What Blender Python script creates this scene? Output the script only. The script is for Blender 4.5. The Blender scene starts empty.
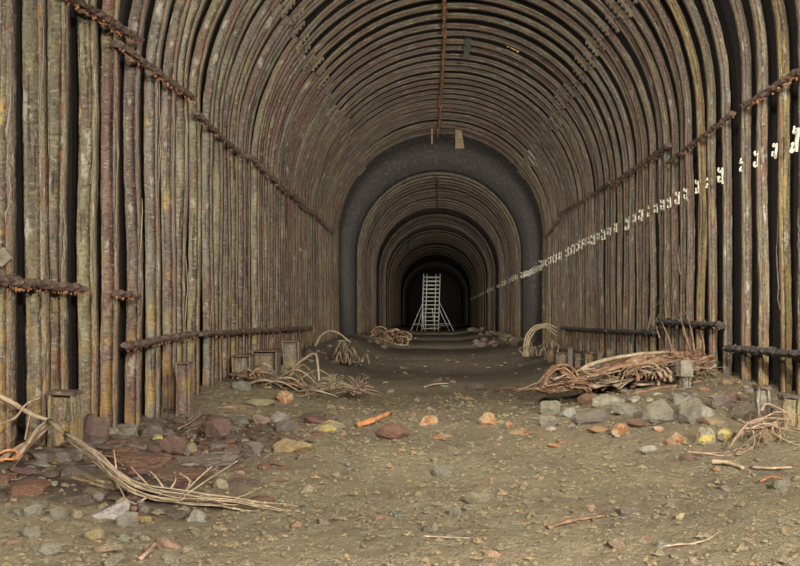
import bpy, bmesh, math, random
from mathutils import Vector, Matrix, noise
random.seed(11)
R = random.Random(5)
scene = bpy.context.scene
col = scene.collection
PI = math.pi

# ------------------------------------------------------------------ helpers
F, VX, VY, EYE = 800.0, 433.0, 318.0, 1.4      # focal length in px, vanishing point, eye height
CX, RAD, SPR = 0.3, 4.0, 4.65                  # tunnel axis, inner rib radius, springing height
XL, XR = CX - RAD, CX + RAD

def fbm(x, y, z=0.0, o=3):
    s, a, t = 0.0, 1.0, 0.0
    for i in range(o):
        s += a * noise.noise(Vector((x, y, z + 7.3 * i))); t += a
        a *= .5; x *= 2.03; y *= 2.03; z *= 2.03
    return s / t
def sstep(a, b, x):
    t = max(0.0, min(1.0, (x - a) / (b - a))); return t * t * (3 - 2 * t)
def interp(tab, x):
    if x <= tab[0][0]: return tab[0][1]
    for (x0, y0), (x1, y1) in zip(tab, tab[1:]):
        if x <= x1: return y0 + (y1 - y0) * (x - x0) / (x1 - x0)
    return tab[-1][1]
EDL = [(3, .10), (6.5, .26), (7.8, .20), (9.4, -.02), (11.8, .14), (14, .30), (20, .45), (31, .62), (60, .6), (150, .5)]
EDR = [(3, .05), (6.5, .15), (9, .42), (10.6, .55), (12, .56), (16, .45), (22, .42), (32, .36), (60, .5), (150, .5)]
def floor_z(x, y):
    c = .26 * sstep(22, 70, y) + .05 * math.exp(-((y - 10.2) / .8) ** 2)
    l = sstep(-1.2, -3.6, x) if x < 0 else 0
    r = sstep(1.3, 4.1, x) if x > 0 else 0
    z = c + l * (interp(EDL, y) - c) + r * (interp(EDR, y) - c)
    z += .075 * fbm(x * .55, y * .45, 1.7, 3)
    amp = 1.0 - .6 * sstep(12, 40, y)
    if y < 14: z += .030 * fbm(x * 14, y * 13, 2.2, 2)
    z += amp * (.045 * fbm(x * 2.1, y * 1.7, 4.2, 3) +   .036 * fbm(x * 7, y * 6, 9.1, 2))
    return z
def W(px, py, d):                     # world point seen at that place of the photograph at depth d
    return Vector(((px - VX) / F * d, d, EYE - (py - VY) / F * d))
def ground(px, py, dmin=3.2):
    d = dmin
    while d < 120:
        p = W(px, py, d)
        if p.z <= floor_z(p.x, p.y): break
        d *= 1.006
    return Vector((p.x, p.y, floor_z(p.x, p.y)))
def on_left(px, py, inset=0.0):
    d = -(XL + inset) * F / (VX - px); return W(px, py, d)
def on_right(px, py, inset=0.0):
    d = (XR - inset) * F / (px - VX); return W(px, py, d)

def props(o, label=None, cat=None, group=None, kind=None):
    if label: o['label'] = label
    if cat: o['category'] = cat
    if group: o['group'] = group
    if kind: o['kind'] = kind
    return o
def link_mesh(name, bm, mat, parent=None, smooth=True, loc=None):
    me = bpy.data.meshes.new(name)
    bm.normal_update()
    bm.to_mesh(me); bm.free()
    if smooth:
        for p in me.polygons: p.use_smooth = True
    me.materials.append(mat)
    o = bpy.data.objects.new(name, me); col.objects.link(o)
    if parent is not None: o.parent = parent
    if loc is not None: o.location = loc
    return o
def empty(name, loc, label=None, cat=None, group=None):
    o = bpy.data.objects.new(name, None); col.objects.link(o)
    o.location = loc; o.empty_display_size = .1
    return props(o, label, cat, group)
def localize(bm, origin):
    for v in bm.verts: v.co -= Vector(origin)

def catmull(pts, n):
    pts = [Vector(p) for p in pts]
    if len(pts) < 3:
        return [pts[0].lerp(pts[-1], i / n) for i in range(n + 1)]
    P = [pts[0] * 2 - pts[1]] + pts + [pts[-1] * 2 - pts[-2]]
    out = []; m = len(pts) - 1
    for i in range(n + 1):
        t = i / n * m; k = min(int(t), m - 1); u = t - k
        a, b, c, d = P[k], P[k + 1], P[k + 2], P[k + 3]
        out.append(.5 * ((2 * b) + (c - a) * u + (2 * a - 5 * b + 4 * c - d) * u * u + (3 * b - a - 3 * c + d) * u ** 3))
    return out
def tube(bm, pts, r0, r1=None, seg=6, flat=1.0, twist=0.0, rough=0.0, cap=True):
    """a tapering, optionally flattened strand along a polyline"""
    r1 = r0 if r1 is None else r1
    rings = []; n = len(pts); ref = Vector((0, 0, 1)); seed = R.random() * 99
    for i, p in enumerate(pts):
        t = (pts[min(i + 1, n - 1)] - pts[max(i - 1, 0)])
        if t.length < 1e-7: t = Vector((1, 0, 0))
        t.normalize()
        if abs(t.dot(ref)) > .95: ref = Vector((1, 0, 0)) if abs(t.x) < .9 else Vector((0, 1, 0))
        s = t.cross(ref).normalized(); u = s.cross(t).normalized(); ref = u
        f = i / max(1, n - 1); r = r0 + (r1 - r0) * f
        if rough: r *= 1 + rough * noise.noise(Vector((seed, i * .6, 0)))
        tw = twist * f; ring = []
        for k in range(seg):
            a = 2 * PI * k / seg + (PI / 4 if seg == 4 else 0)
            ca, sa = math.cos(a) * r, math.sin(a) * r * flat
            c2, s2 = ca * math.cos(tw) - sa * math.sin(tw), ca * math.sin(tw) + sa * math.cos(tw)
            q = p + s * c2 + u * s2
            if rough: q += Vector((noise.noise(q * 23 + Vector((seed, 0, 0))), noise.noise(q * 23 + Vector((0, seed, 0))), noise.noise(q * 23 + Vector((0, 0, seed))))) * r * rough * .7
            ring.append(bm.verts.new(q))
        rings.append(ring)
    for a, b in zip(rings, rings[1:]):
        for k in range(seg):
            bm.faces.new((a[k], a[(k + 1) % seg], b[(k + 1) % seg], b[k]))
    if cap:
        bm.faces.new(rings[0][::-1]); bm.faces.new(rings[-1])
def box(bm, c, s, rot=None, jit=0.0, cuts=0):
    m = Matrix.Translation(Vector(c)) @ (rot.to_4x4() if rot else Matrix.Identity(4)) @ Matrix.Diagonal((s[0], s[1], s[2], 1))
    before = set(bm.verts)
    r = bmesh.ops.create_cube(bm, size=1, matrix=m)
    if cuts:
        es = list({e for v in r['verts'] for e in v.link_edges})
        bmesh.ops.subdivide_edges(bm, edges=es, cuts=cuts, use_grid_fill=True)
    vs = [v for v in bm.verts if v not in before]
    if jit:
        sd = R.random() * 50
        for v in vs:
            v.co += Vector((noise.noise(v.co * 9 + Vector((sd, 0, 0))), noise.noise(v.co * 9 + Vector((0, sd, 0))), noise.noise(v.co * 9 + Vector((0, 0, sd))))) * jit
    return vs
def lump(bm, c, r, sub=1, jit=.35, sc=(1, 1, 1)):
    g = bmesh.ops.create_icosphere(bm, subdivisions=sub, radius=1.0)
    for v in g['verts']:
        v.co *= 1 + R.uniform(-jit, jit) * .6
        v.co = Vector((v.co.x * r * sc[0], v.co.y * r * sc[1], v.co.z * r * sc[2])) + Vector(c)

# ------------------------------------------------------------------ materials
class NT:
    def __init__(s, name):
        s.m = bpy.data.materials.new(name); s.m.use_nodes = True
        s.t = s.m.node_tree; s.t.nodes.clear()
        s.out = s.t.nodes.new('ShaderNodeOutputMaterial'); s.b = s.t.nodes.new('ShaderNodeBsdfPrincipled')
        s.t.links.new(s.b.outputs[0], s.out.inputs[0])
    def n(s, typ, **kw):
        x = s.t.nodes.new(typ)
        for k, v in kw.items(): setattr(x, k, v)
        return x
    def l(s, a, b): s.t.links.new(a, b)
    def noise(s, vec, scale, detail=4, rough=.6):
        x = s.n('ShaderNodeTexNoise'); x.inputs['Scale'].default_value = scale
        x.inputs['Detail'].default_value = detail; x.inputs['Roughness'].default_value = rough
        if vec is not None: s.l(vec, x.inputs['Vector'])
        return x.outputs['Fac']
    def ramp(s, fac, a, b):
        x = s.n('ShaderNodeMapRange'); x.interpolation_type = 'SMOOTHSTEP'; x.clamp = True
        x.inputs['From Min'].default_value = a; x.inputs['From Max'].default_value = b
        s.l(fac, x.inputs['Value']); return x.outputs[0]
    def math(s, op, a, b):
        x = s.n('ShaderNodeMath', operation=op)
        for i, v in enumerate((a, b)):
            if isinstance(v, (int, float)): x.inputs[i].default_value = v
            else: s.l(v, x.inputs[i])
        return x.outputs[0]
    def mix(s, fac, a, b, mode='MIX'):
        x = s.n('ShaderNodeMix', data_type='RGBA', blend_type=mode)
        if isinstance(fac, (int, float)): x.inputs[0].default_value = fac
        else: s.l(fac, x.inputs[0])
        for i, v in ((6, a), (7, b)):
            if isinstance(v, tuple): x.inputs[i].default_value = (*v, 1)
            else: s.l(v, x.inputs[i])
        return x.outputs[2]
    def scaled(s, vec, sc, off=None):
        x = s.n('ShaderNodeMapping'); x.inputs['Scale'].default_value = sc
        s.l(vec, x.inputs['Vector'])
        if off is not None: s.l(off, x.inputs['Location'])
        return x.outputs[0]
    def bump(s, h, strength, dist):
        x = s.n('ShaderNodeBump'); x.inputs['Strength'].default_value = strength; x.inputs['Distance'].default_value = dist
        s.l(h, x.inputs['Height']); s.l(x.outputs[0], s.b.inputs['Normal'])
    def done(s, color, rough=.8, spec=.25):
        if isinstance(color, tuple): s.b.inputs['Base Color'].default_value = (*color, 1)
        else: s.l(color, s.b.inputs['Base Color'])
        if isinstance(rough, (int, float)): s.b.inputs['Roughness'].default_value = rough
        else: s.l(rough, s.b.inputs['Roughness'])
        s.b.inputs['Specular IOR Level'].default_value = spec
        return s.m

def mat_steel():
    s = NT('corroded_steel')
    uv = s.n('ShaderNodeUVMap', uv_map='UVMap').outputs[0]
    oi = s.n('ShaderNodeObjectInfo')
    offs = s.n('ShaderNodeCombineXYZ'); s.l(s.math('MULTIPLY', oi.outputs['Random'], 57.0), offs.inputs[0]); s.l(s.math('MULTIPLY', oi.outputs['Random'], 31.0), offs.inputs[1])
    def nz(sx, sy, sc=1.0, d=5, r=.6): return s.noise(s.scaled(uv, (sx, sy, 1), offs.outputs[0]), sc, d, r)
    base = s.mix(.2, oi.outputs['Color'], (.125, .106, .070))
    c = s.mix(s.ramp(nz(1.6, 9), .36, .64), base, s.mix(.72, base, (.060, .045, .034)))
    c = s.mix(s.math('MULTIPLY', s.ramp(nz(.55, 3.5), .5, .62), .8), c, (.105, .056, .042))        # red brown scale
    c = s.mix(s.math('MULTIPLY', s.ramp(nz(1.3, 3.0, 1.3), .54, .66), .6), c, (.165, .145, .068))  # olive lime film
    c = s.mix(s.math('MULTIPLY', s.ramp(nz(2.4, 6, 1.2), .63, .72), .75), c, (.27, .165, .045))    # ochre
    c = s.mix(s.math('MULTIPLY', s.ramp(nz(2.6, 8, 1.0), .59, .67), .65), c, (.30, .275, .225))      # chalky blotches
    c = s.mix(s.math('MULTIPLY', s.ramp(nz(.9, 30, 1.0, 4), .57, .64), .85), c, (.032, .022, .017))   # lengthwise cracks
    c = s.mix(s.math('MULTIPLY', s.ramp(nz(1.4, 22, 1.1, 4), .62, .70), .5), c, (.20, .10, .04))
    sp = nz(26, 26, 1.0, 4, .65)
    c = s.mix(s.math('MULTIPLY', s.ramp(sp, .56, .68), .55), c, (.30, .275, .22))                  # pale specks
    c = s.mix(s.math('MULTIPLY', s.ramp(sp, .46, .36), .6), c, (.028, .020, .016))                # dark pits
    ps = s.n('ShaderNodeSeparateXYZ'); s.l(s.n('ShaderNodeNewGeometry').outputs['Position'], ps.inputs[0])
    foot = s.math('MULTIPLY', s.ramp(ps.outputs[2], 2.6, .3), s.ramp(nz(2.2, 5, 1.0), .47, .60))
    c = s.mix(s.math('MULTIPLY', foot, .55), c, s.mix(s.ramp(nz(5, 9), .4, .6), (.27, .17, .04), (.17, .085, .03)))      # rust wash and yellow seepage at the feet
    at = s.n('ShaderNodeAttribute', attribute_name='edge')
    e = s.math('MULTIPLY', s.ramp(at.outputs['Fac'], .5, 1.0), s.ramp(nz(4, 1), .46, .60))
    c = s.mix(s.math('MULTIPLY', e, .75), c, s.mix(s.ramp(nz(9, 9), .4, .6), (.17, .062, .022), (.055, .03, .022)))   # rust on the flange tips
    s.bump(s.math('ADD', s.math('MULTIPLY', sp, 1.2), nz(3, 22, 1, 5)), 1.0, .028)
    return s.done(c, .75, .25)
def mat_simple(name, c1, c2, c3=None, scale=8, rough=.85, bump=.6, dist=.012, spec=.2, objcol=False, stretch=(1, 1, 1), t3=(.58, .68)):
    s = NT(name)
    tc = s.n('ShaderNodeTexCoord').outputs['Object']
    oi = s.n('ShaderNodeObjectInfo')
    offs = s.n('ShaderNodeCombineXYZ'); s.l(s.math('MULTIPLY', oi.outputs['Random'], 37.0), offs.inputs[0])
    v = s.scaled(tc, stretch, offs.outputs[0])
    a = oi.outputs['Color'] if objcol else c1
    b = s.mix(.5, oi.outputs['Color'], (.085, .07, .05)) if objcol else c2
    c = s.mix(s.ramp(s.noise(v, scale, 5), .38, .62), a, b)
    if c3: c = s.mix(s.ramp(s.noise(v, scale * 1.7, 4), *t3), c, c3)
    s.bump(s.noise(v, scale * 4, 6), bump, dist)
    return s.done(c, rough, spec)
def mat_brick():
    s = NT('sooty_brick_gap_shade')
    uv = s.n('ShaderNodeUVMap', uv_map='UVMap').outputs[0]
    br = s.n('ShaderNodeTexBrick'); s.l(s.scaled(uv, (.85, .85, 1)), br.inputs['Vector'])
    br.inputs['Scale'].default_value = 1.0; br.inputs['Brick Width'].default_value = .23; br.inputs['Row Height'].default_value = .08
    br.inputs['Mortar Size'].default_value = .008
    br.inputs['Color1'].default_value = (.075, .066, .060, 1); br.inputs['Color2'].default_value = (.115, .100, .090, 1); br.inputs['Mortar'].default_value = (.045, .04, .036, 1)
    c = s.mix(s.ramp(s.noise(uv, .7, 5), .35, .7), br.outputs['Color'], (.062, .058, .056))
    c = s.mix(s.math('MULTIPLY', s.ramp(s.noise(s.scaled(uv, (2.2, 6, 1)), 1.0, 4), .58, .68), .8), c, (.24, .23, .21))   # pale lime spots
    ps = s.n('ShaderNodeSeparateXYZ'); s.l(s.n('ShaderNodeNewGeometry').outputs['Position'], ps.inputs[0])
    c = s.mix(s.ramp(ps.outputs[1], 31.7, 31.2), c, (.016, .014, .013))    # shade of the gaps behind the front ribs, painted near-black
    s.bump(s.math('ADD', s.math('MULTIPLY', br.outputs['Fac'], -1.0), s.noise(uv, 16, 5)), .8, .03)
    return s.done(c, .8, .2)
def mat_mud():
    s = NT('trampled_mud')
    p = s.n('ShaderNodeNewGeometry').outputs['Position']
    v = s.scaled(p, (1, .8, 1))
    c = s.mix(s.ramp(s.noise(v, .9, 6), .35, .68), (.235, .187, .112), (.165, .128, .077))
    c = s.mix(s.math('MULTIPLY', s.ramp(s.noise(v, 4.5, 5), .52, .66), .6), c, (.215, .185, .120))
    sp = s.n('ShaderNodeSeparateXYZ'); s.l(p, sp.inputs[0])
    # iron-red debris spread along the left foot of the lining
    red = s.math('MULTIPLY', s.ramp(sp.outputs[0], -1.15, -2.3), s.ramp(sp.outputs[1], 12.0, 9.0))
    red = s.math('MULTIPLY', red, s.ramp(sp.outputs[1], 5.2, 5.9))
    c = s.mix(s.math('MULTIPLY', red, s.ramp(s.noise(v, 2.6, 6), .30, .48)), c, (.062, .034, .026))
    c = s.mix(s.math('MULTIPLY', red, s.ramp(s.noise(v, 3.3, 4), .58, .66)), c, (.13, .046, .022))
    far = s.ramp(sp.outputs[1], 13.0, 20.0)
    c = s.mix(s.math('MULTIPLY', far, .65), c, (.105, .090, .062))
    c = s.mix(s.math('MULTIPLY', s.ramp(s.noise(v, 11, 4), .64, .72), .75), c, (.30, .19, .055))      # ochre crumbs
    c = s.mix(s.math('MULTIPLY', s.ramp(s.noise(v, 17, 4), .66, .74), .5), c, (.30, .27, .21))
    c = s.mix(s.math('MULTIPLY', s.ramp(s.noise(v, 9, 5), .34, .22), .8), c, (.055, .043, .03))
    c = s.mix(s.math('MULTIPLY', s.ramp(s.noise(v, 26, 4), .60, .50), .0), c, (.09, .07, .045))
    c = s.mix(s.math('MULTIPLY', s.ramp(s.noise(v, 22, 5, .7), .44, .30), .7), c, (.075, .058, .036))
    s.bump(s.math('ADD', s.noise(v, 7, 8, .75), s.math('MULTIPLY', s.noise(v, 28, 5, .75), .7)), 1.0, .10)
    return s.done(c, s.math('ADD', s.math('MULTIPLY', s.noise(v, 1.5, 3), .35), .5), .25)
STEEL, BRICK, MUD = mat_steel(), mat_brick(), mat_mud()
CROWNBAR = mat_simple('orange_brown_iron', (.19, .095, .042), (.10, .05, .028), (.26, .15, .07), 9, .8, .9, .02)
RUSTBAR = mat_simple('flaking_rust', (.088, .056, .040), (.045, .031, .024), (.15, .09, .055), 9, .8, .9, .02)
ORANGE = mat_simple('orange_rust_crust', (.20, .080, .03), (.11, .045, .024), (.24, .13, .05), 20, .85, .8, .01)
BLACKBAR = mat_simple('black_crusted_iron', (.035, .030, .028), (.065, .055, .048), (.20, .15, .09), 9, .7, 1, .03, t3=(.66, .74))
CHALK = mat_simple('white_lime_crust', (.48, .45, .35), (.33, .30, .22), (.20, .15, .10), 26, .9, .7, .01, t3=(.62, .74))
def mat_rock(name, c1, c2, c3, dusty=1.0):
    s = NT(name)
    tc = s.n('ShaderNodeTexCoord').outputs['Object']; oi = s.n('ShaderNodeObjectInfo')
    geo = s.n('ShaderNodeNewGeometry'); p = geo.outputs['Position']
    a = oi.outputs['Color'] if c1 is None else c1
    b = s.mix(.55, oi.outputs['Color'], (.07, .055, .04)) if c2 is None else c2
    c = s.mix(s.ramp(s.noise(p, 11, 6, .7), .40, .60), a, b)
    if c3: c = s.mix(s.ramp(s.noise(p, 9, 4), .50, .58), c, c3)
    c = s.mix(s.math('MULTIPLY', s.ramp(s.noise(p, 45, 4, .7), .58, .70), .5), c, (.30, .27, .20))
    up = s.n('ShaderNodeSeparateXYZ'); s.l(geo.outputs['Normal'], up.inputs[0])
    dust = s.math('MULTIPLY', s.ramp(up.outputs[2], .15, .85), s.ramp(s.noise(p, 6, 5, .7), .36, .56))
    c = s.mix(s.math('MULTIPLY', dust, .5 * dusty), c, (.195, .165, .105))                  # mud dust lying on the upper faces
    c = s.mix(s.math('MULTIPLY', s.ramp(s.noise(p, 8, 5, .7), .54, .66), .6 * dusty), c, (.16, .13, .08))
    s.bump(s.math('ADD', s.noise(p, 24, 7, .75), s.noise(p, 70, 4, .7)), 1.0, .035)
    return s.done(c, .9, .15)
ROCK = mat_rock('broken_rock', None, None, None)
RUSTROCK = mat_rock('rusted_scale', None, None, None, .3)
ROCKY = mat_rock('yellow_crusted_rock', (.22, .18, .12), (.15, .12, .08), (.36, .28, .08))
ROCKO = mat_rock('orange_pale_rock', (.31, .155, .065), (.33, .25, .16), (.22, .10, .045))
ROOT = mat_simple('dry_root', (.20, .148, .095), (.125, .09, .058), (.28, .22, .145), 14, .85, .6, .006)
BARK = mat_simple('brown_bark_strip', (.145, .082, .046), (.075, .043, .026), (.20, .125, .072), 7, .85, .9, .015)
ROOTP = mat_simple('pinkish_fine_root', (.19, .128, .083), (.13, .085, .052), (.25, .185, .125), 16, .85, .5, .005)
PALEWOOD = mat_simple('pale_dry_wood', (.22, .17, .11), (.15, .112, .07), None, 9, .85, .7, .01)
ALU = mat_simple('dull_aluminium', (.66, .64, .56), (.55, .53, .46), None, 4, .5, .1, .002, spec=.5)
SLATE = mat_simple('grey_green_plate', (.036, .040, .030), (.025, .027, .021), None, 6, .8, .5, .01)
CONC = mat_simple('crumbly_concrete', (.15, .13, .10), (.10, .085, .06), (.19, .17, .10), 8, .9, .9, .02)
TWINE = mat_simple('orange_twine', (.36, .15, .05), (.27, .10, .035), None, 20, .8, .3, .004)

# ------------------------------------------------------------------ the bore: brick lining, floor, end
def lining(name, y0, y1, step):
    bm = bmesh.new(); uvl = bm.loops.layers.uv.new('UVMap')
    r = RAD + .29
    prof = []
    n = 6
    for i in range(n): prof.append((CX - r, -1.0 + (SPR + 1.0) * i / n))
    m = 36
    for i in range(m + 1):
        a = PI - PI * i / m; prof.append((CX + r * math.cos(a), SPR + r * math.sin(a)))
    for i in range(n - 1, -1, -1): prof.append((CX + r, -1.0 + (SPR + 1.0) * i / n))
    s = [0]
    for a, b in zip(prof, prof[1:]): s.append(s[-1] + math.hypot(b[0] - a[0], b[1] - a[1]))
    ny = int((y1 - y0) / step); grid = []
    for j in range(ny + 1):
        y = y0 + (y1 - y0) * j / ny
        row = []
        for i, (x, z) in enumerate(prof):
            d = .035 * fbm(s[i] * .8, y * .8, 3, 3)
            nx, nz = (x - CX) / r, max(0, (z - SPR) / r)
            row.append(bm.verts.new((x + nx * d, y, z + nz * d)))
        grid.append(row)
    for j in range(ny):
        for i in range(len(prof) - 1):
            f = bm.faces.new((grid[j][i], grid[j + 1][i], grid[j + 1][i + 1], grid[j][i + 1]))
            ys = (j, j + 1, j + 1, j); iis = (i, i, i + 1, i + 1)
            for lp, jj, ii in zip(f.loops, ys, iis):
                lp[uvl].uv = (y0 + (y1 - y0) * jj / ny, s[ii])
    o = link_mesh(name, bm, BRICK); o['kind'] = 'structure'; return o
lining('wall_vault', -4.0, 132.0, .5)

bm = bmesh.new()
ys = []; y = 2.2
while y < 132:
    ys.append(y); y += .04 if y < 13 else (.11 if y < 34 else (.5 if y < 70 else 2.0))
ys = [-4.0, -2, 0, 1.2, 1.8] + ys + [132]
nx = 190; xs = [CX - 4.30 + 8.60 * i / nx for i in range(nx + 1)]
grid = [[bm.verts.new((x, yy, floor_z(x, yy))) for x in xs] for yy in ys]
for j in range(len(ys) - 1):
    for i in range(nx): bm.faces.new((grid[j][i], grid[j][i + 1], grid[j + 1][i + 1], grid[j + 1][i]))
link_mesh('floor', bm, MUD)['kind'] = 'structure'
bm = bmesh.new(); box(bm, (CX, 132.1, 4), (9.6, .2, 11))
link_mesh('wall_far', bm, BRICK)['kind'] = 'structure'

# ------------------------------------------------------------------ arch ribs
A_R, A_L = math.radians(38), math.radians(140)
ARC0 = SPR
def rib_point(s_kind, t, foot):
    pass
def rib_path(zfoot_l, zfoot_r, step):
    """centre line, inner face: list of (x, z, nx, nz, angle-ish key)"""
    P = []
    n = max(3, int((SPR - zfoot_l) / step))
    for i in range(n): P.append((XL, zfoot_l + (SPR - zfoot_l) * i / n, -1, 0, PI + 1 - i / n))
    m = int(PI * RAD / step)
    angs = sorted(set([PI * i / m for i in range(m + 1)] + [A_R, A_L]), reverse=True)
    for a in angs: P.append((CX + RAD * math.cos(a), SPR + RAD * math.sin(a), math.cos(a), math.sin(a), a))
    n = max(3, int((SPR - zfoot_r) / step))
    for i in range(1, n + 1): P.append((XR, SPR - (SPR - zfoot_r) * i / n, 1, 0, -i / n))
    return P
def make_prof(HW, DP, TF=.020, WB=.012):
  return [(0, -HW, 1), (0, 0, 0), (0, HW, 1), (TF, HW, 1), (TF * 1.5, WB, 0), (DP - TF, WB, 0), (DP - TF, HW * .96, .6), (DP, HW * .96, .6),
        (DP, -HW * .96, .6), (DP - TF, -HW * .96, .6), (DP - TF, -WB * 2.2, 0), (TF * 1.5, -WB * 2.2, 0), (TF, -HW, 1)]
HW = .06
PROF = make_prof(.066, .108); PROF_C = make_prof(.080, .095); PROF_L = make_prof(.075, .165)
SC = [0]
for a, b in zip(PROF, PROF[1:] + PROF[:1]): SC.append(SC[-1] + math.hypot(b[0] - a[0], b[1] - a[1]))
def rib_segment(P, yfun, seed, origin, wob, prof=PROF):
    bm = bmesh.new(); uvl = bm.loops.layers.uv.new('UVMap'); ed = bm.verts.layers.float.new('edge')
    rings = []; s = 0; ss = []
    for i, (x, z, nx_, nz_, key) in enumerate(P):
        if i: s += math.hypot(x - P[i - 1][0], z - P[i - 1][1])
        ss.append(s)
        q = x * .35 + z * .55
        dr = wob * noise.noise(Vector((seed, q * .8, 1))) ; dy = wob * 1.3 * noise.noise(Vector((seed, q * .7, 5)))
        ring = []
        for k, (u, v, e) in enumerate(prof):
            jr = .011 * noise.noise(Vector((seed + k * 3.1, s * 5.0, 2))) * (1 if e else .5)
            jv = .016 * noise.noise(Vector((seed + k * 5.7, s * 4.0, 8))) * e
            uu = u + dr + jr
            vt = bm.verts.new(Vector((x + nx_ * uu, yfun(x, z, key) + v + dy + jv, z + nz_ * uu)) - origin)
            vt[ed] = e; ring.append(vt)
        rings.append(ring)
    K = len(prof)
    for i in range(len(rings) - 1):
        for k in range(K):
            k2 = (k + 1) % K
            f = bm.faces.new((rings[i][k], rings[i][k2], rings[i + 1][k2], rings[i + 1][k]))
            for lp, (a, b) in zip(f.loops, ((i, k), (i, k + 1), (i + 1, k + 1), (i + 1, k))): lp[uvl].uv = (ss[a], SC[b] if len(SC) > b else .1 * b)
    bm.faces.new(rings[0]); bm.faces.new(rings[-1][::-1])
    bmesh.ops.recalc_face_normals(bm, faces=bm.faces[:])
    return bm
TINTS = {'olive': (.160, .138, .086), 'grey': (.140, .126, .094), 'lime': (.170, .155, .084), 'red': (.135, .082, .062), 'purple': (.120, .088, .072),
         'brown': (.130, .105, .075), 'ochre': (.22, .165, .062), 'dark': (.095, .080, .066), 'rosy': (.140, .110, .088)}
def tinted(o, t):
    c = TINTS[t]; k = R.uniform(.9, 1.12)
    o.color = (c[0] * k, c[1] * k, c[2] * k, 1); return o
def ordinal(n):
    w = ['zeroth', 'first', 'second', 'third', 'fourth', 'fifth', 'sixth', 'seventh', 'eighth', 'ninth', 'tenth', 'eleventh', 'twelfth', 'thirteenth', 'fourteenth', 'fifteenth', 'sixteenth', 'seventeenth', 'eighteenth', 'nineteenth']
    tens = {20: 'twent', 30: 'thirt', 40: 'fort', 50: 'fift'}
    if n < 20: return w[n]
    t, u = n // 10 * 10, n % 10
    return tens[t] + 'ieth' if u == 0 else tens[t] + 'y-' + w[u]
ZL = [7.0, 7.59, 8.04, 8.73, 9.37, 10.17, 10.82, 11.4, 12.0, 12.65, 13.35, 13.95, 14.6, 15.15, 15.75, 16.3, 16.95, 17.5, 18.15, 18.7, 19.4]
ZR = [6.85, 7.45, 8.1, 8.75, 9.42, 10.0, 10.54, 11.05, 11.84, 12.42, 12.93, 13.5, 13.95, 14.45, 14.85, 15.3, 15.8, 16.4, 16.95, 17.5, 18.05]
while len(ZL) < 43:
    n_left = 43 - len(ZL)
    ZL.append(ZL[-1] + (31.55 - ZL[-1]) / n_left + R.uniform(-.05, .05))
    ZR.append(ZR[-1] + (31.55 - ZR[-1]) / n_left + R.uniform(-.05, .05))
ZL[-1] = ZR[-1] = 31.55
LT = ['brown', 'olive', 'olive', 'lime', 'red', 'purple', 'grey', 'purple', 'olive', 'lime', 'grey', 'olive', 'rosy', 'olive', 'purple', 'grey', 'olive', 'red', 'olive']
RT = ['olive', 'olive', 'ochre', 'brown', 'olive', 'ochre', 'olive', 'brown', 'grey', 'olive', 'ochre', 'rosy', 'olive', 'purple', 'olive', 'rosy', 'olive', 'red', 'olive', 'grey']
LCOL = {'brown': 'brown', 'olive': 'olive-filmed', 'lime': 'lime-green stained', 'red': 'red-pitted', 'purple': 'purplish rust', 'grey': 'grey-brown', 'rosy': 'rosy brown', 'ochre': 'ochre-stained', 'dark': 'dark'}
def joint_plate(angle, yv, rib, origin):
    bm = bmesh.new()
    c, s = math.cos(angle), math.sin(angle)
    base = Vector((CX + (RAD - .012) * c, yv, SPR + (RAD - .012) * s)) - origin
    rot = Matrix(((-s, 0, c), (0, 1, 0), (c, 0, s))).transposed()
    rot = Matrix(((-s, 0, c), (0, 1, 0), (c, 0, s)))
    box(bm, base, (.42, .085, .03), rot, .012, 1)
    T = Vector((-s, 0, c)); N = Vector((-c, 0, -s))
    for q in (-.16, -.06, .06, .16):
        for w in (-.028, .028):
            lump(bm, base + T * q + N * .025 + Vector((0, w, 0)), .026, 1, .3)
    for q in (-.18, .18):
        lump(bm, base + T * q + N * .02 + Vector((0, -.05, 0)), .035, 1, .3)
    tinted(link_mesh('joint_plate', bm, STEEL, rib, False), 'dark' if R.random() < .7 else 'brown')
def flake(P, yfun, rib, origin, side):
    """a sliver of scale peeling off a leg"""
    bm = bmesh.new()
    z0 = R.uniform(1.2, 3.6); ln = R.uniform(.5, 1.6); x0 = XL if side < 0 else XR
    y0 = yfun(x0, z0, 0)
    pts = []
    for i in range(9):
        t = i / 8
        pts.append(Vector((x0 - side * (.005 + .03 * math.sin(t * PI) * R.uniform(.6, 1.2)), y0 - .08 + (.02 * R.uniform(-1, 1)) + .05 * t * t, z0 + ln * t)) - origin)
    tube(bm, pts, .016, .004, 5, .3, .8, .3)
    tinted(link_mesh('peeling_flake', bm, STEEL, rib), R.choice(['brown', 'olive', 'rosy', 'ochre']))
RIBS = []
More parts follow.
